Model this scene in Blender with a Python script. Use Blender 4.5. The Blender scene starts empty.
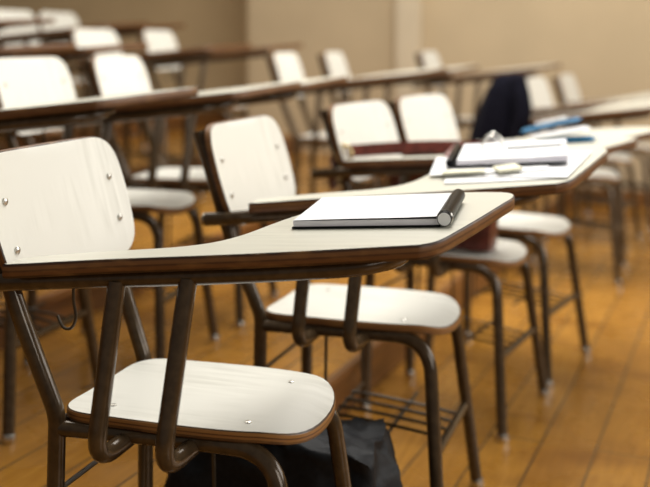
import bpy, bmesh, math, random
from mathutils import Vector, Matrix, noise
random.seed(7)
S = bpy.context.scene
COL = S.collection
PI = math.pi

# ------------------------------------------------------------------ materials
def new_mat(name):
    m = bpy.data.materials.new(name); m.use_nodes = True
    return m, m.node_tree, m.node_tree.nodes['Principled BSDF']
def mix_col(nt, fac, a, b):
    n = nt.nodes.new('ShaderNodeMix'); n.data_type = 'RGBA'
    for i, v in ((6, a), (7, b)):
        if isinstance(v, tuple): n.inputs[i].default_value = (*v, 1)
        else: nt.links.new(v, n.inputs[i])
    if isinstance(fac, float): n.inputs[0].default_value = fac
    else: nt.links.new(fac, n.inputs[0])
    return n.outputs[2]
def noise_tex(nt, scale, stretch=(1, 1, 1), detail=3, coord='Object', lo=.4, hi=.6):
    tc = nt.nodes.new('ShaderNodeTexCoord'); mp = nt.nodes.new('ShaderNodeMapping')
    mp.inputs['Scale'].default_value = stretch
    nt.links.new(tc.outputs[coord], mp.inputs['Vector'])
    n = nt.nodes.new('ShaderNodeTexNoise'); n.inputs['Scale'].default_value = scale
    n.inputs['Detail'].default_value = detail
    nt.links.new(mp.outputs[0], n.inputs['Vector'])
    r = nt.nodes.new('ShaderNodeMapRange')
    r.inputs[1].default_value = lo; r.inputs[2].default_value = hi
    nt.links.new(n.outputs['Fac'], r.inputs[0])
    return r.outputs[0]
def simple(name, col, rough=.5, metal=0., var=.12, scale=30, stretch=(1, 1, 1), spec=.5):
    m, nt, b = new_mat(name)
    f = noise_tex(nt, scale, stretch)
    dark = tuple(c * (1 - var) for c in col); lite = tuple(min(1, c * (1 + var)) for c in col)
    nt.links.new(mix_col(nt, f, dark, lite), b.inputs['Base Color'])
    b.inputs['Roughness'].default_value = rough; b.inputs['Metallic'].default_value = metal
    b.inputs['Specular IOR Level'].default_value = spec
    return m
def laminate(name, stretch, base=(.84, .835, .765), streak=(.66, .655, .585), rough=.33):
    m, nt, b = new_mat(name)
    f = noise_tex(nt, 14, stretch, 4, lo=.38, hi=.66)
    c = mix_col(nt, f, base, streak)
    f2 = noise_tex(nt, 5, (1, 1, 1), 2)
    c = mix_col(nt, f2, c, tuple(x * .95 for x in base))
    nt.links.new(c, b.inputs['Base Color']); b.inputs['Roughness'].default_value = rough
    return m
def ply_edge(name, cols, rough=.4):
    """layered plywood edge: UV v runs across the thickness"""
    m, nt, b = new_mat(name)
    uv = nt.nodes.new('ShaderNodeUVMap'); uv.uv_map = 'UVMap'
    sp = nt.nodes.new('ShaderNodeSeparateXYZ'); nt.links.new(uv.outputs[0], sp.inputs[0])
    r = nt.nodes.new('ShaderNodeValToRGB'); e = r.color_ramp.elements
    r.color_ramp.interpolation = 'CONSTANT'
    e[0].position = 0; e[0].color = (*cols[0][1], 1)
    e[1].position = cols[1][0]; e[1].color = (*cols[1][1], 1)
    for p, c in cols[2:]:
        k = e.new(p); k.color = (*c, 1)
    nt.links.new(sp.outputs['Y'], r.inputs[0])
    f = noise_tex(nt, 25, (1, 1, 4), 4, lo=.48, hi=1.0)
    nt.links.new(mix_col(nt, f, r.outputs[0], (.34, .17, .05)), b.inputs['Base Color'])
    b.inputs['Roughness'].default_value = rough
    return m

M = {}
M['lam_back'] = laminate('laminate_back', (1, 5, .35))
M['lam_seat'] = laminate('laminate_seat', (.5, 5, 1))
M['lam_tab'] = laminate('laminate_tablet', (.5, 5, 1), (.73, .715, .61), (.63, .615, .52))
M['edge_tab'] = ply_edge('tablet_edge', [(0, (.05, .02, .008)), (.16, (.15, .06, .02)), (.42, (.09, .036, .012)), (.55, (.19, .085, .028)), (.82, (.07, .028, .010)), (.93, (.015, .008, .005))])
M['edge_seat'] = ply_edge('seat_edge', [(0, (.10, .045, .015)), (.3, (.30, .14, .045)), (.5, (.12, .05, .016)), (.62, (.36, .18, .06)), (.9, (.05, .025, .01))])
M['ply'] = simple('dark_plywood_underside', (.07, .032, .014), .5, var=.3, scale=20, stretch=(1, 8, 1))
M['tube'] = simple('brown_enamel_tube', (.080, .052, .027), .16, .15, var=.15, scale=60)
M['chrome'] = simple('chrome', (.62, .60, .56), .22, 1., var=.05)
M['rivet'] = simple('rivet_steel', (.62, .60, .55), .3, 1., var=.05)
M['wire'] = simple('brown_wire', (.06, .045, .028), .35, .3)
M['black_cloth'] = simple('black_nylon', (.005, .006, .008), .6, var=.35, scale=90, spec=.3)
M['navy_cloth'] = simple('dark_navy_wool', (.005, .005, .010), .95, var=.3, scale=60, spec=.1)
M['leather'] = simple('maroon_leather', (.13, .030, .020), .38, var=.3, scale=50)
M['brass'] = simple('brass', (.55, .43, .22), .3, 1., var=.1)
M['black_plastic'] = simple('black_plastic', (.006, .006, .007), .3, var=.1, spec=.07)
M['paper'] = simple('white_paper', (.86, .87, .89), .7, var=.02)
M['page_side'] = simple('page_edges', (.78, .76, .83), .7, var=.05, scale=40, stretch=(1, 1, 30))
M['cream_paper'] = simple('cream_paper', (.83, .80, .62), .7, var=.03)
M['blue'] = simple('blue_nylon', (.008, .13, .27), .55, var=.2)
M['grey_card'] = simple('pale_grey_card', (.55, .55, .55), .5, var=.05)
M['wall'] = simple('painted_wall', (.53, .415, .26), .8, var=.03, scale=2)
M['wall_shade'] = simple('painted_wall_recess', (.60, .45, .255), .8, var=.03, scale=2)  # copy of the wall paint, colour raised in place of light in the recess
M['trim_paint'] = simple('pilaster_paint', (.60, .50, .35), .75, var=.03, scale=2)  # wall colour made paler: the brighter light on the pilaster is painted in

def floor_mat(name, c1, c2, joint):
    m, nt, b = new_mat(name)
    tc = nt.nodes.new('ShaderNodeTexCoord'); mp = nt.nodes.new('ShaderNodeMapping')
    mp.inputs['Rotation'].default_value = (0, 0, PI / 2)
    nt.links.new(tc.outputs['Object'], mp.inputs['Vector'])
    br = nt.nodes.new('ShaderNodeTexBrick')
    br.inputs['Scale'].default_value = 1; br.inputs['Brick Width'].default_value = 2.6
    br.inputs['Row Height'].default_value = .135; br.inputs['Mortar Size'].default_value = .0035
    br.inputs['Mortar Smooth'].default_value = .4
    br.offset = .37
    br.inputs['Color1'].default_value = (*c1, 1); br.inputs['Color2'].default_value = (*c2, 1)
    br.inputs['Mortar'].default_value = (*joint, 1)
    nt.links.new(mp.outputs[0], br.inputs['Vector'])
    g = noise_tex(nt, 9, (9, .8, 1), 5, lo=.35, hi=.7)
    c = mix_col(nt, g, br.outputs['Color'], (.32, .14, .018))
    b2 = noise_tex(nt, 2.2, (1, 2.2, 1), 3, lo=.5, hi=.75)
    mx = nt.nodes.new('ShaderNodeMix'); mx.data_type = 'RGBA'; mx.blend_type = 'MULTIPLY'
    nt.links.new(b2, mx.inputs[0]); nt.links.new(c, mx.inputs[6]); mx.inputs[7].default_value = (.62, .55, .5, 1)
    mx2 = nt.nodes.new('ShaderNodeMix'); mx2.data_type = 'RGBA'
    nt.links.new(br.outputs['Fac'], mx2.inputs[0]); nt.links.new(mx.outputs[2], mx2.inputs[6]); mx2.inputs[7].default_value = (*joint, 1)
    nt.links.new(mx2.outputs[2], b.inputs['Base Color'])
    rr = noise_tex(nt, 5, (1, 1, 1), 3)
    mr = nt.nodes.new('ShaderNodeMapRange'); mr.inputs[3].default_value = .20; mr.inputs[4].default_value = .34
    nt.links.new(rr, mr.inputs[0]); nt.links.new(mr.outputs[0], b.inputs['Roughness'])
    return m
M['floor'] = floor_mat('varnished_floorboards', (.49, .235, .038), (.39, .175, .025), (.10, .055, .02))
M['riser'] = simple('stained_riser_board', (.20, .085, .022), .4, var=.2, scale=8, stretch=(1, .3, 6))

# ------------------------------------------------------------------ mesh helpers
def link(o, parent=None):
    COL.objects.link(o)
    if parent: o.parent = parent
    return o
def obj(name, bm, mats, parent=None, smooth=True, angle=40):
    me = bpy.data.meshes.new(name); bmesh.ops.recalc_face_normals(bm, faces=bm.faces)
    if smooth:
        for f in bm.faces: f.smooth = True
        for e in bm.edges:
            if len(e.link_faces) == 2 and e.calc_face_angle(0) > math.radians(angle): e.smooth = False
    bm.to_mesh(me); bm.free()
    for m in (mats if isinstance(mats, (list, tuple)) else [mats]): me.materials.append(m)
    return link(bpy.data.objects.new(name, me), parent)
def tag(o, label, cat, group=None, kind=None):
    o['label'] = label; o['category'] = cat
    if group: o['group'] = group
    if kind: o['kind'] = kind
    return o
def thing(name, label, cat, loc=(0, 0, 0), rz=0, group=None):
    o = bpy.data.objects.new(name, None); o.empty_display_size = .1; link(o)
    o.location = loc; o.rotation_euler = (0, 0, rz)
    return tag(o, label, cat, group)

def smooth_path(pts, n=6):
    P = [Vector(p) for p in pts]
    if len(P) < 3: return P
    out = []
    Q = [P[0] * 2 - P[1]] + P + [P[-1] * 2 - P[-2]]
    for i in range(1, len(Q) - 2):
        for k in range(n):
            t = k / n; a, b, c, d = Q[i - 1:i + 3]
            out.append(.5 * ((2 * b) + (c - a) * t + (2 * a - 5 * b + 4 * c - d) * t * t + (3 * b - a - 3 * c + d) * t ** 3))
    return out + [P[-1]]
def fillet(pts, r, n=6):
    """polyline with rounded corners"""
    P = [Vector(p) for p in pts]; out = [P[0]]
    for i in range(1, len(P) - 1):
        a, b, c = P[i - 1], P[i], P[i + 1]
        d1 = (a - b); d2 = (c - b); rr = min(r, d1.length * .48, d2.length * .48)
        s = b + d1.normalized() * rr; e = b + d2.normalized() * rr
        for k in range(n + 1):
            t = k / n; out.append(s * (1 - t) ** 2 + b * 2 * t * (1 - t) + e * t * t)
    return out + [P[-1]]
def tube(bm, P, r, seg=14, radii=None, squash=None):
    P = [Vector(p) for p in P]; rings = []; up = None
    for i, p in enumerate(P):
        t = (P[min(i + 1, len(P) - 1)] - P[max(i - 1, 0)]).normalized()
        if up is None:
            up = t.orthogonal().normalized()
        else:
            up = (up - t * up.dot(t)).normalized()
        sd = t.cross(up)
        rad = radii[i] if radii else r
        rings.append([bm.verts.new(p + (up * math.cos(2 * PI * k / seg) + sd * math.sin(2 * PI * k / seg)) * rad) for k in range(seg)])
    for a, b in zip(rings, rings[1:]):
        for k in range(seg): bm.faces.new((a[k], a[(k + 1) % seg], b[(k + 1) % seg], b[k]))
    bm.faces.new(rings[0][::-1]); bm.faces.new(rings[-1])
def tube_obj(name, P, r, m, parent, seg=14):
    bm = bmesh.new(); tube(bm, P, r, seg); return obj(name, bm, m, parent)
def lathe(bm, prof, c=(0, 0, 0), seg=16, M4=None):
    rings = []
    for r, z in prof:
        vs = []
        for k in range(seg):
            v = Vector((r * math.cos(2 * PI * k / seg), r * math.sin(2 * PI * k / seg), z))
            v = (M4 @ v) if M4 else v
            vs.append(bm.verts.new(v + Vector(c)))
        rings.append(vs)
    for a, b in zip(rings, rings[1:]):
        for k in range(seg): bm.faces.new((a[k], a[(k + 1) % seg], b[(k + 1) % seg], b[k]))
    bm.faces.new(rings[0][::-1]); bm.faces.new(rings[-1])
def box(bm, c, s, bevel=0, rz=0):
    r = bmesh.ops.create_cube(bm, size=1); vs = r['verts']
    for v in vs: v.co = Vector((v.co.x * s[0], v.co.y * s[1], v.co.z * s[2]))
    if bevel:
        es = {e for v in vs for e in v.link_edges}
        g = bmesh.ops.bevel(bm, geom=list(es), offset=bevel, segments=3, affect='EDGES', profile=.5)
        vs = list({v for f in g['faces'] for v in f.verts} | {v for v in vs if v.is_valid})
    R = Matrix.Rotation(rz, 3, 'Z')
    for v in vs: v.co = R @ v.co + Vector(c)

def panel(outline, th, place, rings=6, flat_n=None):
    """solid board: outline (x,y) points round a centre, bent by place(x, y, t) with t 0..1 from underside to face.
    slots: 0 face, 1 edge, 2 underside"""
    bm = bmesh.new(); uvl = bm.loops.layers.uv.new('UVMap')
    cx = sum(p[0] for p in outline) / len(outline); cy = sum(p[1] for p in outline) / len(outline)
    n = len(outline)
    def ring(f, t, inset=0):
        out = []
        for x, y in outline:
            dx, dy = x - cx, y - cy; L = math.hypot(dx, dy); g = f * (L - inset) / L
            out.append(bm.verts.new(place(cx + dx * g, cy + dy * g, t)))
        return out
    e = .0022
    for side, tt in ((0, 1.), (2, 0.)):
        prev = None
        for k in range(1, rings + 1):
            r = ring(k / rings, tt, e if k == rings else 0)
            if prev is None:
                c = bm.verts.new(place(cx, cy, tt))
                for i in range(n):
                    f = bm.faces.new((c, r[i], r[(i + 1) % n])); f.material_index = side
            else:
                for i in range(n):
                    f = bm.faces.new((prev[i], r[i], r[(i + 1) % n], prev[(i + 1) % n])); f.material_index = side
            prev = r
        if side == 0: top = prev
        else: bot = prev
    ts = [1, .88, .5, .12, 0]
    rr = [top, ring(1, .88), ring(1, .5), ring(1, .12), bot]
    for a, b, ta, tb in zip(rr, rr[1:], ts, ts[1:]):
        for i in range(n):
            f = bm.faces.new((a[i], a[(i + 1) % n], b[(i + 1) % n], b[i])); f.material_index = 1
            for l, t in zip(f.loops, (ta, ta, tb, tb)): l[uvl].uv = (i / n, t)
    return bm
def round_poly(pts, radii, n=8):
    """polygon with individually rounded corners"""
    out = []; k = len(pts)
    for i in range(k):
        a = Vector(pts[i - 1]); b = Vector(pts[i]); c = Vector(pts[(i + 1) % k]); r = radii[i]
        d1 = a - b; d2 = c - b
        r1 = min(r, d1.length * .49); r2 = min(r, d2.length * .49)
        s = b + d1.normalized() * r1; e = b + d2.normalized() * r2
        for q in range(n + 1):
            t = q / n; p = s * (1 - t) ** 2 + b * 2 * t * (1 - t) + e * t * t
            out.append((p.x, p.y))
    # resample long straight runs
    res = []
    for i, p in enumerate(out):
        q = out[(i + 1) % len(out)]; L = math.hypot(q[0] - p[0], q[1] - p[1]); m = max(1, int(L / .03))
        for j in range(m): res.append((p[0] + (q[0] - p[0]) * j / m, p[1] + (q[1] - p[1]) * j / m))
    return [p for i, p in enumerate(res) if math.hypot(p[0] - res[i - 1][0], p[1] - res[i - 1][1]) > 1e-5]

# ------------------------------------------------------------------ the tablet arm chair
TX, TY = .0550, .0558                      # slope of the writing tablet, rising to the front and to the sitter
def tab_z(x, y): return .695 + TX * (x + .204) + TY * (y + .23)
R_T = .0140
POSTX = lambda z: -.172 - (z - .43) * .36 if z < .62 else -.2404 - (z - .62) * .30

def make_chair():
    t = thing('tablet_armchair', '', 'chair')
    # seat
    pts = [(-.178, -.142), (.10, -.146), (.222, -.112), (.222, .120), (.10, .156), (-.175, .138)]
    ol = round_poly(pts, [.06, .14, .13, .13, .14, .06], 8)
    def pl(x, y, tt):
        roll = -.55 * max(0, x - .15) ** 2 * 8
        dish = -.006 * (1 - (y / .2) ** 2) * (1 if x < .15 else max(0, 1 - (x - .15) / .07))
        return Vector((x, y, .438 + tt * .017 + roll + dish))
    seat = obj('seat', panel(ol, .017, pl), [M['lam_seat'], M['edge_seat'], M['ply']], t, angle=35)
    for x, y in ((-.10, -.095), (-.10, .095), (.13, -.095), (.13, .095)):
        bm = bmesh.new(); lathe(bm, [(.0055, 0), (.005, .0022), (.0025, .003)], pl(x, y, 1) - Vector((0, 0, .0005)), 12)
        obj('rivet', bm, M['rivet'], seat)
    # backrest
    pts = [(-.190, .632), (.188, .632), (.204, .74), (.192, .850), (-.196, .850), (-.210, .74)]
    ol = round_poly(pts, [.075, .075, .25, .060, .060, .25], 8)
    def pb(y, z, tt):
        x = -.2404 - (z - .62) * .30 + .017 + tt * .015
        return Vector((x + .35 * (y ** 2 - .145 ** 2) * .9, y, z))
    bk = obj('backrest', panel(ol, .015, pb), [M['lam_back'], M['edge_tab'], M['ply']], t, angle=35)
    for y in (-.163, .155):
        for z in (.70, .775):
            bm = bmesh.new(); lathe(bm, [(.0065, 0), (.006, .003), (.003, .0045)], pb(y, z, 1), 12, Matrix.Rotation(PI / 2, 4, 'Y'))
            obj('rivet', bm, M['rivet'], bk)
    # posts, rails and legs
    for s in (-1, 1):
        tube_obj('back_post', fillet([(-.172, s * .142, .41), (-.172, s * .142, .445), (POSTX(.62), s * .155, .62), (POSTX(.835), s * .165, .835)], .05), R_T, M['tube'], t)
        tube_obj('seat_rail', [(-.172, s * .142, .424), (.06, s * .124, .424)], .0125, M['tube'], t)
        lg = tube_obj('leg', fillet([(.04, s * .124, .424), (.190, s * .124, .424), (.228, s * .192, .012)], .075, 12), R_T, M['tube'], t)
        bm = bmesh.new(); lathe(bm, [(.016, 0), (.0175, .006), (.0165, .016), (.0145, .022)], (.228, s * .192, 0)); obj('foot_glide', bm, M['chrome'], lg)
        lg = tube_obj('leg', [(-.172, s * .142, .43), (-.172, s * .145, .35), (-.180, s * .160, .012)], R_T, M['tube'], t)
        bm = bmesh.new(); lathe(bm, [(.016, 0), (.0175, .006), (.0165, .016), (.0145, .022)], (-.180, s * .160, 0)); obj('foot_glide', bm, M['chrome'], lg)
    tube_obj('cross_bar', [(-.172, -.142, .424), (-.172, .142, .424)], .0115, M['tube'], t)
    tube_obj('cross_bar', [(.11, -.124, .424), (.11, .124, .424)], .0115, M['tube'], t)
    zb = .20; f = (.40 - zb) / .40
    tube_obj('cross_bar', [(.190 + .038 * f, -.124 - .068 * f, zb), (.190 + .038 * f, .124 + .068 * f, zb)], .0095, M['tube'], t)
    # wire book rack under the seat
    bm = bmesh.new()
    tube(bm, [(-.03, -.140, .226), (-.03, .140, .226)], .004, 8)
    tube(bm, [(.10, -.140, .218), (.10, .140, .218)], .004, 8)
    for y in (-.135, .135): tube(bm, [(-.03, y, .226), (-.03, y * .93, .42)], .0035, 8)
    for k in range(4):
        y = -.078 + k * .048
        tube(bm, smooth_path([(-.034, y, .230), (.03, y, .228), (.15, y, .217), (.206, y, .209)], 4), .0035, 8)
    obj('book_rack', bm, M['wire'], t)
    tube_obj('stretcher', [(-.176, -.150, .322), (-.176, .150, .322)], .0042, M['wire'], t, 8)
    # arm rail under the tablet
    def under(x, y, d=.036): return (x, y, tab_z(x, y) - d)
    rp = smooth_path([(-.325, -.189, .648), (-.27, -.189, .653), under(-.20, -.190), under(-.05, -.163), under(.10, -.137), under(.22, -.108), under(.30, -.078), under(.345, -.02), under(.350, .05, .030)], 6)
    n = len(rp); rad = [.0145 * (1 if i < n - 7 else .55 + .45 * (n - 1 - i) / 7) for i in range(n)]
    bm = bmesh.new(); tube(bm, rp, .0145, 14, rad); rail = obj('arm_rail', bm, M['tube'], t)
    bm = bmesh.new(); lathe(bm, [(.013, 0), (.0125, .004), (.006, .007)], (-.325, -.189, .648), 14, Matrix.Rotation(-PI / 2, 4, 'Y')); obj('end_cap', bm, M['chrome'], rail)
    bm = bmesh.new(); tube(bm, [(-.254, -.195, .652), (-.254, -.145, .652)], .006, 10); obj('bolt', bm, M['chrome'], rail)
    for x0, ys in ((-.064, -.168), (.044, -.149)):
        tube_obj('arm_strut', fillet([(x0 + .012, ys, tab_z(x0, ys) - .040), (x0, -.214, .408), (x0 + .012, -.105, .420)], .052, 10), R_T, M['tube'], t)
    # writing tablet
    to = [(-.206, -.232), (-.063, -.198), (.158, -.157), (.368, -.106), (.402, -.094), (.422, -.070), (.438, -.010), (.460, .090), (.480, .190), (.489, .235), (.484, .268), (.460, .285), (.40, .287),
          (.33, .277), (.27, .250), (.215, .213), (.165, .160), (.130, .085), (.112, .025), (.092, -.045), (.062, -.092), (.01, -.122), (-.06, -.141), (-.142, -.165), (-.195, -.186), (-.212, -.200), (-.214, -.222)]
    P = [Vector((x * .978 + .003, y, 0)) for x, y in to]; o2 = []
    for i in range(len(P)):
        a, b, c, d = P[i - 1], P[i], P[(i + 1) % len(P)], P[(i + 2) % len(P)]
        m = 3 if (c - b).length > .03 else 2
        for k in range(m):
            q = k / m
            v = .5 * ((2 * b) + (c - a) * q + (2 * a - 5 * b + 4 * c - d) * q * q + (3 * b - a - 3 * c + d) * q ** 3)
            o2.append((v.x, v.y))
    # board built from a strip triangulation (its outline is not star-shaped)
    bm = bmesh.new(); uvl = bm.loops.layers.uv.new('UVMap'); th = .0215
    def rg(d, ins):
        n = len(o2); vs = []
        for i in range(n):
            a, b, c = Vector(o2[i - 1]), Vector(o2[i]), Vector(o2[(i + 1) % n])
            tn = (c - a).normalized(); nn = Vector((-tn.y, tn.x)); p = b + nn * ins
            vs.append(bm.verts.new((p.x, p.y, tab_z(p.x, p.y) - d)))
        return vs
    ts = [1, .93, .86, .14, 0]
    ins = [.0022, .0006, 0, 0, .0015]
    rs = [rg(th * (1 - a), b) for a, b in zip(ts, ins)]
    for a, b, ta, tb in zip(rs, rs[1:], ts, ts[1:]):
        n = len(a)
        for i in range(n):
            fc = bm.faces.new((a[i], a[(i + 1) % n], b[(i + 1) % n], b[i])); fc.material_index = 1
            for l, q in zip(fc.loops, (ta, ta, tb, tb)): l[uvl].uv = (i / n, min(q, .99))
    ft = bm.faces.new(rs[0]); ft.material_index = 0
    fb = bm.faces.new(rs[-1][::-1]); fb.material_index = 2
    bm.normal_update(); bmesh.ops.triangulate(bm, faces=[ft, fb], ngon_method='EAR_CLIP')
    tb_ = obj('writing_tablet', bm, [M['lam_tab'], M['edge_tab'], M['ply']], t, angle=30)
    for p in tb_.data.polygons:
        if p.material_index != 1: p.use_smooth = False
    # wire bag hook hanging from the rail
    hx, hy = -.128, -.170
    bm = bmesh.new(); z0 = tab_z(hx, hy) - .05
    tube(bm, smooth_path([(hx, hy, z0 + .01), (hx, hy, z0 - .02), (hx + .004, hy, z0 - .045), (hx - .004, hy, z0 - .062), (hx - .018, hy, z0 - .062), (hx - .028, hy, z0 - .045)], 5), .0024, 8)
    obj('bag_hook', bm, M['wire'], t)
    return t

T1, T2, T3 = .135, .252, .375
CH = {}
proto = make_chair()
def copy_tree(o, parent=None):
    c = o.copy(); COL.objects.link(c)
    if parent: c.parent = parent
    for ch in list(o.children): copy_tree(ch, c)
    return c
SPOTS = [  # key, x, y, floor height, heading in degrees towards the camera, label
 ('A', -.21, 1.64, 0, 18, 'nearest tablet armchair, white back and seat, ring notebook on its sloping tablet'),
 ('B', .072, 2.205, 0, 19, 'second chair of the front row, loose papers and black ring pad on its tablet'),
 ('C', .345, 2.85, 0, 28, 'front row chair with a maroon satchel on its seat and blue case on its tablet'),
 ('D', .568, 3.265, 0, 31, 'front row chair just behind the one with the maroon satchel, nothing on it'),
 ('J', 1.095, 4.50, 0, 20, 'far front row chair with the dark navy coat hung over its backrest'),
 ('K', 1.36, 5.2, 0, 28, 'far front row chair whose white backrest shows just right of the dark coat'),
 ('L', 1.66, 5.75, 0, 26, 'farthest chair of the front row, last white backrest before the wall at right'),
 ('Z', -.862, 2.48, T1, 18, 'chair on first step behind the nearest chair, only its tablet and leg showing'),
 ('E', -.60, 2.86, T1, 15, 'first step chair with white backrest cut by the left edge of the photo'),
 ('F', -.445, 3.37, T1, 13, 'first step chair, second white backrest from the left edge above the nearest chair'),
 ('G', .07, 4.79, T1, 15, 'first step chair, left of the two small backrests in front of the beige wall'),
 ('H', .31, 5.32, T1, 15, 'first step chair, right of the two small backrests in front of the beige wall'),
 ('I', .88, 5.9, T1, 20, 'farthest first step chair, lone small white backrest right of the pilaster'),
 ('N1', -1.44, 3.54, T2, 18, 'second step chair at the left edge, only its tablet end in view'),
 ('N2', -1.26, 4.0, T2, 18, 'second step chair at left edge, its back out of view but its seat showing'),
 ('P', -.905, 4.95, T2, 20, 'second step chair, left one of the two white backrests there'),
 ('Q', -.65, 5.40, T2, 15, 'second step chair, right one of the two white backrests there'),
 ('V', -1.87, 4.85, T3, 20, 'top step chair at far left, only its tablet and seat front in view'),
 ('R', -1.56, 5.72, T3, 20, 'top step chair whose white backrest touches the top left corner of the photo'),
 ('S', -1.40, 6.1, T3, 20, 'top step chair, right one of the two pale backrests at top left'),
]
GROUPS = {0: 'tablet armchairs of the front row', T1: 'tablet armchairs on the first step', T2: 'tablet armchairs on the second step', T3: 'tablet armchairs on the top step'}
ADJ = {'A': (0.003, 0, 0, 0, 0), 'B': (.050, .028, .007, .004, 2.0), 'C': (.0, -.03, .006, 0, 0), 'D': (0, -.03, .006, 0, 0)}   # forward, roll, lift, pitch, yaw
def tab_adj(adj):
    dx, rx, dz, ry, yaw = adj
    return Matrix.Translation((dx, -.16, .70 + dz)) @ Matrix.Rotation(math.radians(yaw), 4, 'Z') @ Matrix.Rotation(rx, 4, 'X') @ Matrix.Rotation(-ry, 4, 'Y') @ Matrix.Translation((0, .16, -.70))
for i, (k, x, y, z, a, lab) in enumerate(SPOTS):
    o = proto if i == 0 else copy_tree(proto)
    o.location = (x, y, z); o.rotation_euler = (0, 0, math.radians(-a))
    o['label'] = lab; o['category'] = 'chair'; o['group'] = GROUPS[z]
    # arm rests were bolted on by hand: each tablet sits a little differently
    adj = ADJ.get(k, (0, -.030, .008, .045, 0))
    for ch in o.children:
        if ch.name.split('.')[0] in ('writing_tablet', 'arm_rail', 'bag_hook'):
            ch.matrix_local = tab_adj(adj)
    CH[k] = (Vector((x, y, z)), math.radians(-a))

def on_tablet(key, lx, ly, turn=0, lift=.0005):
    """matrix of a spot on a chair's tablet: x to the chair's front, z off the board"""
    c, a = CH[key]
    n = Vector((-TX, -TY, 1)).normalized(); x = Vector((1, 0, TX)).normalized(); y = n.cross(x).normalized()
    R = Matrix((x, y, n)).transposed().to_4x4()
    Lm = Matrix.Translation((lx, ly, tab_z(lx, ly))) @ R @ Matrix.Translation((0, 0, lift)) @ Matrix.Rotation(math.radians(turn), 4, 'Z')
    return Matrix.Translation(c) @ Matrix.Rotation(a, 4, 'Z') @ tab_adj(ADJ[key]) @ Lm
def thing_m(name, label, cat, mat, group=None):
    o = bpy.data.objects.new(name, None); link(o); o.empty_display_size = .1
    o.matrix_world = mat
    return tag(o, label, cat, group)

# ------------------------------------------------------------------ notebook on the nearest tablet
nb = thing_m('ring_notebook', 'thick comb-bound notebook with black spine and white pages on the nearest tablet', 'notebook', on_tablet('A', .276, .094, 3.5, .0012))
L_, W_ = .185, .232
bm = bmesh.new(); box(bm, (0, 0, .0012), (W_ + .004, L_, .0024), .0005); obj('back_cover', bm, M['black_plastic'], nb)
def sheet(bm, w, l, z, amp, seed, nx=14, ny=14, th=.0, tilt=0):
    g = {}
    for lay in ((0, 1) if th else (0,)):
        for i in range(nx + 1):
            for j in range(ny + 1):
                x = -w / 2 + w * i / nx; y = -l / 2 + l * j / ny
                g[lay, i, j] = bm.verts.new((x, y, z + (th if lay else 0) + (amp * noise.noise(Vector((x * 9, y * 9, seed))) + tilt * (i / nx)) * (1 if lay or not th else .0)))
    top = 1 if th else 0
    fs = []
    for i in range(nx):
        for j in range(ny):
            fs.append(bm.faces.new((g[top, i, j], g[top, i + 1, j], g[top, i + 1, j + 1], g[top, i, j + 1])))
            if th: f = bm.faces.new((g[0, i, j], g[0, i, j + 1], g[0, i + 1, j + 1], g[0, i + 1, j])); f.material_index = 1
    if th:
        for i in range(nx):
            for j in (0, ny):
                f = bm.faces.new((g[0, i, j], g[0, i + 1, j], g[1, i + 1, j], g[1, i, j])); f.material_index = 1
        for j in range(ny):
            for i in (0, nx):
                f = bm.faces.new((g[0, i, j], g[0, i, j + 1], g[1, i, j + 1], g[1, i, j])); f.material_index = 1
bm = bmesh.new(); sheet(bm, W_, L_ - .006, .0026, .0006, 1, th=.0085, tilt=.0030); obj('page_block', bm, [M['paper'], M['page_side']], nb, angle=30)
bm = bmesh.new(); sheet(bm, W_ - .004, L_ - .002, .0122, .0006, 4, th=.0006, tilt=.0030); o_ = obj('top_sheet', bm, [M['paper'], M['black_plastic']], nb)
o_.location = (-.001, .001, .0)
bm = bmesh.new()
sx, sz, sr = W_ / 2 + .009, .0118, .0112
tube(bm, [(sx, -L_ / 2, sz), (sx, L_ / 2, sz)], sr, 24); sp_ = obj('spine', bm, M['black_plastic'], nb)
bm = bmesh.new(); lathe(bm, [(.0100, 0), (.0100, .0012), (.0080, .0014)], (sx, -L_ / 2, sz), 24, Matrix.Rotation(PI / 2, 4, 'X')); obj('spine_end', bm, M['paper'], sp_)['label'] = 'white round end of the spine'
for yy in (-L_ / 2 + .006, -L_ / 2 + .012):
    bm = bmesh.new(); tube(bm, [(sx + (sr + .0004) * math.cos(2 * PI * k / 24), yy, sz + (sr + .0004) * math.sin(2 * PI * k / 24)) for k in range(25)], .0009, 6); obj('ring', bm, M['chrome'], sp_)

# ------------------------------------------------------------------ papers and pad on the second tablet
for lx, ly, tr, w, l, lab, mt, lf in (
    (.275, .020, 8, .25, .19, 'loose white sheet nearest the edge of the second tablet', 'paper', .0006),
    (.325, .090, -8, .21, .28, 'loose white sheet reaching the front end of the second tablet', 'paper', .0030),
    (.235, .085, 6, .25, .20, 'loose white sheet under the black ring pad', 'paper', .0055)):
    bm = bmesh.new(); sheet(bm, w, l, 0.0008, .0016, lx * 50, th=.0012)
    o = obj('paper_sheet', bm, [M[mt], M[mt]]); o.matrix_world = on_tablet('B', lx, ly, tr, lf); tag(o, lab, 'paper', 'loose papers on the second tablet')
bm = bmesh.new(); sheet(bm, .05, .045, .001, .003, 3, 8, 8, th=.006)
o = obj('folded_note', bm, [M['cream_paper']] * 2); o.matrix_world = on_tablet('B', .285, -.005, 25, .0105); tag(o, 'small cream folded note lying on the loose papers', 'note')
bm = bmesh.new(); sheet(bm, .09, .03, .001, .002, 8, 8, 8, th=.003)
o = obj('cream_slip', bm, [M['cream_paper']] * 2); o.matrix_world = on_tablet('B', .195, -.02, 10, .0105); tag(o, 'flat cream slip left of the folded note on the papers', 'paper')
pad = thing_m('ring_pad', 'open black ring pad with white pages on the second tablet', 'notebook', on_tablet('B', .268, .150, 4, .0100))
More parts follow.
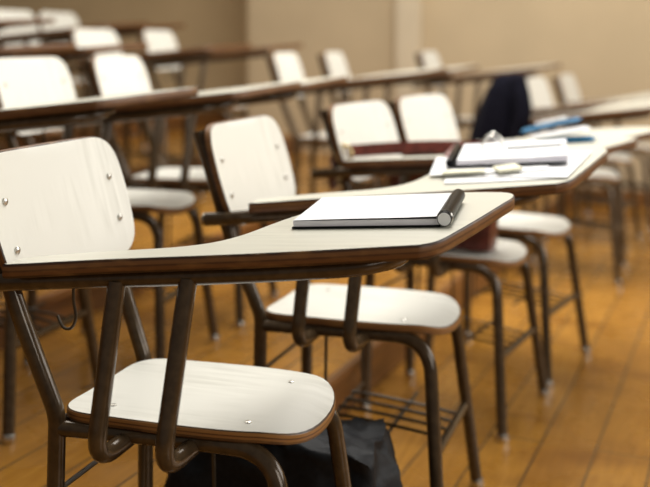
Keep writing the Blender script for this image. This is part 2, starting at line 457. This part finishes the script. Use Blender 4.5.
bm = bmesh.new(); box(bm, (0, 0, .002), (.25, .205, .004), .001); obj('cover', bm, M['black_plastic'], pad)
bm = bmesh.new(); sheet(bm, (.235), .205, .0042, .0035, 12, th=.010, tilt=.003); o_ = obj('page_block', bm, [M['paper'], M['page_side']], pad, angle=30); o_.location = (.012, 0, 0)
bm = bmesh.new(); box(bm, (-.122, 0, .009), (.014, .215, .016), .004); obj('spine', bm, M['black_plastic'], pad)
for yy in (-.02, .03):
    bm = bmesh.new(); tube(bm, [(-.035 + .024 * math.cos(PI * k / 12), yy + .03, .010 + .036 * math.sin(PI * k / 12)) for k in range(13)], .0026, 8); obj('binder_ring', bm, M['chrome'], pad)
pn = thing_m('pen', 'thin white and steel pen lying on the ring pad pages', 'pen', on_tablet('B', .335, .125, 12, .0318))
bm = bmesh.new(); tube(bm, [(-.065, 0, .004), (.05, 0, .004)], .0038, 10); obj('barrel', bm, M['grey_card'], pn)
bm = bmesh.new(); tube(bm, [(.05, 0, .004), (.068, 0, .004)], .003, 10, [.0038, .001]); obj('tip', bm, M['chrome'], pn)

# ------------------------------------------------------------------ blue case on the third tablet
bc = thing_m('pencil_case', 'open bright blue pencil case with white papers in it on the third tablet', 'pencil case', on_tablet('C', .27, .17, 16, .0005))
def pillow(bm, w, l, h, c=(0, 0, 0), ry=0, rz=0, n=12, pw=.35):
    R = (Matrix.Rotation(rz, 3, 'Z') @ Matrix.Rotation(ry, 3, 'Y')); g = {}
    for s in (0, 1):
        for i in range(n + 1):
            for j in range(n + 1):
                u = -1 + 2 * i / n; v = -1 + 2 * j / n
                d = max(0, (1 - u ** 4) * (1 - v ** 4)) ** pw
                k = 1 - .16 * (u * v) ** 2
                z = (h / 2) * d * (1 if s else -1) * (1 + .12 * noise.noise(Vector((u * 2, v * 2, s + w * 9))))
                p = R @ Vector((u * w / 2 * k, v * l / 2 * k, z)) + Vector(c)
                if s and (i in (0, n) or j in (0, n)): g[s, i, j] = g[0, i, j]
                else: g[s, i, j] = bm.verts.new(p)
    for i in range(n):
        for j in range(n):
            bm.faces.new((g[1, i, j], g[1, i + 1, j], g[1, i + 1, j + 1], g[1, i, j + 1]))
            bm.faces.new((g[0, i, j], g[0, i, j + 1], g[0, i + 1, j + 1], g[0, i + 1, j]))
bm = bmesh.new(); pillow(bm, .17, .08, .016, (.03, 0, .008)); obj('case_body', bm, M['blue'], bc)
bm = bmesh.new(); pillow(bm, .18, .06, .014, (-.01, .01, .050), ry=-.17); obj('case_flap', bm, M['blue'], bc)
bm = bmesh.new(); pillow(bm, .18, .06, .016, (.01, -.015, .028), ry=-.13); obj('white_packet', bm, M['paper'], bc)
bm = bmesh.new(); pillow(bm, .10, .04, .010, (-.01, .015, .061), ry=-.16); obj('pale_card', bm, M['grey_card'], bc)
bm = bmesh.new(); pillow(bm, .11, .07, .016, (0, 0, .008)); o = obj('tissue_pack', bm, M['grey_card']); o.matrix_world = on_tablet('C', .145, .075, 20, .0005); tag(o, 'flat pale grey packet left of the blue pencil case', 'packet')

# ------------------------------------------------------------------ satchel on the third seat
def blob_box(bm, s, c, p=.35, amp=.01, seed=0., n=12, rz=0, freq=6, top_taper=0):
    """soft rectangular bag body"""
    r = bmesh.ops.create_cube(bm, size=2); vs0 = r['verts']
    es = list({e for v in vs0 for e in v.link_edges})
    r = bmesh.ops.subdivide_edges(bm, edges=es, cuts=n, use_grid_fill=True)
    R = Matrix.Rotation(rz, 3, 'Z')
    for v in bm.verts:
        q = v.co.copy(); sph = q.normalized() * 1.15
        w = q * (1 - p) + sph * p
        k = 1 - top_taper * max(0, w.z)
        w = Vector((w.x * s[0] / 2 * (1 - .3 * (1 - k)), w.y * s[1] / 2 * k, w.z * s[2] / 2))
        nv = noise.noise_vector(w * freq + Vector((seed, 0, 0))) + .5 * noise.noise_vector(w * freq * 2.7 + Vector((seed, 3, 0))) + .35 * noise.noise_vector(w * freq * 6 + Vector((seed, 7, 1)))
        v.co = R @ (w + nv * amp) + Vector(c)
st = thing('leather_satchel', 'maroon leather satchel with brass buckle standing on the third front row seat', 'bag', (.335, 2.815, .452), math.radians(-24))
bm = bmesh.new(); blob_box(bm, (.30, .10, .205), (0, -.0, .104), .18, .006, 2); obj('bag_body', bm, M['leather'], st)
bm = bmesh.new(); blob_box(bm, (.31, .125, .03), (0, -.0, .204), .25, .004, 5); obj('flap', bm, M['leather'], st)
def strap(bm, P, w, th=.004, wdir=Vector((0, 0, 1))):
    P = [Vector(p) for p in P]; rs = []
    for i, p in enumerate(P):
        t = (P[min(i + 1, len(P) - 1)] - P[max(i - 1, 0)]).normalized()
        wd = (wdir - t * wdir.dot(t)).normalized(); nn = t.cross(wd)
        rs.append([bm.verts.new(p + wd * a * w / 2 + nn * b * th / 2) for a, b in ((-1, -1), (1, -1), (1, 1), (-1, 1))])
    for a, b in zip(rs, rs[1:]):
        for k in range(4): bm.faces.new((a[k], a[(k + 1) % 4], b[(k + 1) % 4], b[k]))
    bm.faces.new(rs[0][::-1]); bm.faces.new(rs[-1])
bm = bmesh.new()
strap(bm, smooth_path([(.17, -.02, .285), (.05, -.05, .288), (-.08, -.065, .282), (-.20, -.085, .272), (-.265, -.10, .262), (-.295, -.11, .225), (-.295, -.10, .16)], 6), .034, .008, Vector((.0, .4, 1)))
sp_ = obj('shoulder_strap', bm, M['leather'], st)
bm = bmesh.new()
P = [(-.25 + .022 * math.cos(2 * PI * k / 16), -.130, .262 + .027 * math.sin(2 * PI * k / 16)) for k in range(17)]
tube(bm, P, .0055, 8); tube(bm, [(-.25, -.13, .285), (-.25, -.13, .238)], .003, 8); tube(bm, [(-.255, -.132, .240), (-.262, -.137, .190)], .006, 8)
obj('buckle', bm, M['brass'], sp_)
bm = bmesh.new(); strap(bm, smooth_path([(.06, -.04, .300), (.06, -.11, .285), (.06, -.15, .275), (.06, -.165, .245), (.06, -.165, .16)], 5), .022, .005, Vector((1, 0, 0))); obj('closing_strap', bm, M['leather'], st)

# ------------------------------------------------------------------ coat over a far backrest
c, a = CH['J']
ct = thing('coat', 'dark navy coat hung over a far front row backrest', 'coat', c, a)
bm = bmesh.new(); rings = []
prof = [(.892, .12, .030), (.888, .165, .048), (.875, .19, .060), (.82, .215, .082), (.74, .23, .095), (.64, .245, .105), (.52, .25, .100), (.42, .25, .09), (.33, .24, .08), (.27, .23, .06)]
for z, hy, hx in prof:
    vs = []
    for k in range(40):
        an = 2 * PI * k / 40
        fold = 1 + (.16 * math.sin(an * 7 + z * 3) + .08 * math.sin(an * 13 + z * 9)) * min(1, (.92 - z) * 3)
        ex = abs(math.cos(an)) ** .8 * (1 if math.cos(an) > 0 else -1); ey = abs(math.sin(an)) ** .8 * (1 if math.sin(an) > 0 else -1)
        cx = -.262 - (.86 - z) * .20
        vs.append(bm.verts.new((cx + ex * hx * fold, ey * hy * (1 + .04 * math.sin(an * 5)), z)))
    rings.append(vs)
for p, q in zip(rings, rings[1:]):
    for k in range(40): bm.faces.new((p[k], p[(k + 1) % 40], q[(k + 1) % 40], q[k]))
bm.faces.new(rings[0]); bm.faces.new(rings[-1][::-1]); obj('coat_body', bm, M['navy_cloth'], ct, angle=80)
bm = bmesh.new(); tube(bm, smooth_path([(-.20, -.17, .86), (-.17, -.215, .74), (-.19, -.225, .60), (-.20, -.215, .45)], 6), .04, 16); obj('sleeve', bm, M['navy_cloth'], ct)
bm = bmesh.new(); tube(bm, smooth_path([(-.27, -.12, .865), (-.24, -.04, .875), (-.24, .05, .875), (-.27, .12, .865)], 6), .022, 12); obj('collar', bm, M['navy_cloth'], ct)

# ------------------------------------------------------------------ backpack on the floor
bp = thing('backpack', 'black nylon backpack lying on the floor behind the legs of the nearest chair', 'backpack', (-.085, 1.915, 0), math.radians(-14))
bm = bmesh.new(); blob_box(bm, (.43, .20, .30), (0, 0, .150), .42, .022, 1, 22, freq=8); obj('bag_body', bm, M['black_cloth'], bp, angle=80)
bm = bmesh.new(); blob_box(bm, (.20, .15, .17), (.215, .0, .090), .5, .016, 9, 14, freq=14); obj('side_pocket', bm, M['black_cloth'], bp, angle=80)
bm = bmesh.new(); blob_box(bm, (.30, .07, .17), (-.03, -.095, .092), .4, .014, 4, 12); obj('front_pocket', bm, M['black_cloth'], bp, angle=80)
bm = bmesh.new(); strap(bm, smooth_path([(-.16, -.05, .27), (-.08, -.08, .302), (.04, -.07, .300), (.14, -.06, .268), (.20, -.07, .19)], 6), .035, .006, Vector((0, 1, .4))); obj('shoulder_strap', bm, M['black_cloth'], bp)

# ------------------------------------------------------------------ setting: stepped floor and walls
U = Vector((math.sin(math.radians(23)), math.cos(math.radians(23)), 0))     # along the rows
V = Vector((-U.y, U.x, 0))                                                  # up the steps
O = Vector((.06, 2.78, 0))
frame = Matrix(((-V.x, U.x, 0, O.x), (-V.y, U.y, 0, O.y), (0, 0, 1, 0), (0, 0, 0, 1)))   # local x down the steps, y along the rows
def struct(name, bm, mats, mw=frame):
    o = obj(name, bm, mats, None, smooth=False); o.matrix_world = mw; o['kind'] = 'structure'; return o
bm = bmesh.new()
U0, U1 = -5., 4.75
lv = [(0, 0), (1, T1), (2, T2), (3, T3), (4, .51)]
pr = [(6., 0.)]
edges = [0, -.97, -1.94, -2.91]
hs = [T1, T2, T3, .49]
zc = 0
for e, h in zip(edges, hs): pr += [(e, zc), (e, h)]; zc = h
pr.append((-6., zc))
va = [bm.verts.new((x, U0, z)) for x, z in pr]; vb = [bm.verts.new((x, U1, z)) for x, z in pr]
for i in range(len(pr) - 1):
    f = bm.faces.new((va[i], va[i + 1], vb[i + 1], vb[i]))
    if abs(pr[i][0] - pr[i + 1][0]) < 1e-6: f.material_index = 1
floor_o = struct('floor', bm, [M['floor'], M['riser']])
for i, (e, h) in enumerate(zip(edges, hs)):
    bm = bmesh.new(); box(bm, (e + .006, (U0 + 4.0) / 2, h - .014), (.026, 4.0 - U0, .030), .006)
    struct('trim_%d' % (i + 1), bm, M['riser'])
# wall at the end of the rows; at its left part it steps back
def wall(name, x0, x1, y, th=.2, z1=3.2, m='wall'):
    bm = bmesh.new(); box(bm, ((x0 + x1) / 2, y + th / 2, z1 / 2 - .1), (abs(x1 - x0), th, z1 + .2)); return struct(name, bm, M[m])
# local x of the corner seen at the left and of the pilaster
def lx_at(px, y):
    """local x where the sight line X/Y = px meets the wall plane local y"""
    # X = O.x - V.x*x + U.x*y ; Y = O.y - V.y*x + U.y*y
    return (px * (O.y + U.y * y) - O.x - U.x * y) / (-V.x + px * V.y)
WY = 4.0
xc = lx_at(-.077, WY)
wall('wall_back', xc, 6, WY)
wall('wall_back_recess', -6, xc + .05, WY + .72, m='wall_shade')
bm = bmesh.new(); box(bm, (xc + .05, WY + .5, 1.5), (.1, .6, 3.4)); struct('wall_return', bm, M['wall'])
pa, pb_ = lx_at(.070, WY - .1), lx_at(.094, WY - .1)
bm = bmesh.new(); box(bm, ((pa + pb_) / 2, WY - .04, 1.5), (abs(pb_ - pa), .10, 3.4), .004); struct('trim_5', bm, M['trim_paint'])
bm = bmesh.new(); box(bm, ((xc + 6) / 2, WY - .008, .05), (6 - xc, .018, .10), .004); struct('baseboard_back', bm, M['riser'])

# ------------------------------------------------------------------ light
w = bpy.data.worlds.new('World'); S.world = w; w.use_nodes = True
w.node_tree.nodes['Background'].inputs[0].default_value = (1, .93, .82, 1)
w.node_tree.nodes['Background'].inputs[1].default_value = .14
def area(name, loc, target, sx, sy, power, col):
    l = bpy.data.lights.new(name, 'AREA'); l.shape = 'RECTANGLE'; l.size = sx; l.size_y = sy; l.energy = power; l.color = col
    o = bpy.data.objects.new(name, l); link(o); o.location = loc
    o.rotation_euler = (Vector(target) - Vector(loc)).to_track_quat('-Z', 'Y').to_euler(); return o
area('window_light', (4.3, 3.4, 2.1), (0, 3.6, .5), 3.4, 1.8, 80, (1, .98, .94))
area('window_light', (3.4, -1.0, 2.2), (0, 2.2, .5), 2.0, 1.8, 52, (1, .97, .90))
area('ceiling_light', (.6, 3.6, 3.1), (.6, 3.6, 0), 1.4, 3.4, 150, (1, .96, .90))
area('ceiling_light', (-1.6, 4.6, 3.4), (-1.6, 4.6, 0), 1.2, 2.6, 46, (1, .93, .82))

# ------------------------------------------------------------------ camera
cd = bpy.data.cameras.new('Camera'); cam = bpy.data.objects.new('Camera', cd); link(cam)
cam.location = (0, 0, 1.02); cam.rotation_euler = (PI / 2, 0, 0)
cd.sensor_width = 36; cd.lens = 36 * 1000 / 650
cd.shift_y = -(243.5 - 45) / 650
cd.dof.use_dof = True; cd.dof.focus_distance = 1.58; cd.dof.aperture_fstop = 2.3
cd.clip_start = .05
S.camera = cam
vs = S.view_settings
vs.view_transform = 'Standard'; vs.look = 'None'; vs.gamma = 1; vs.exposure = 0; vs.use_curve_mapping = False
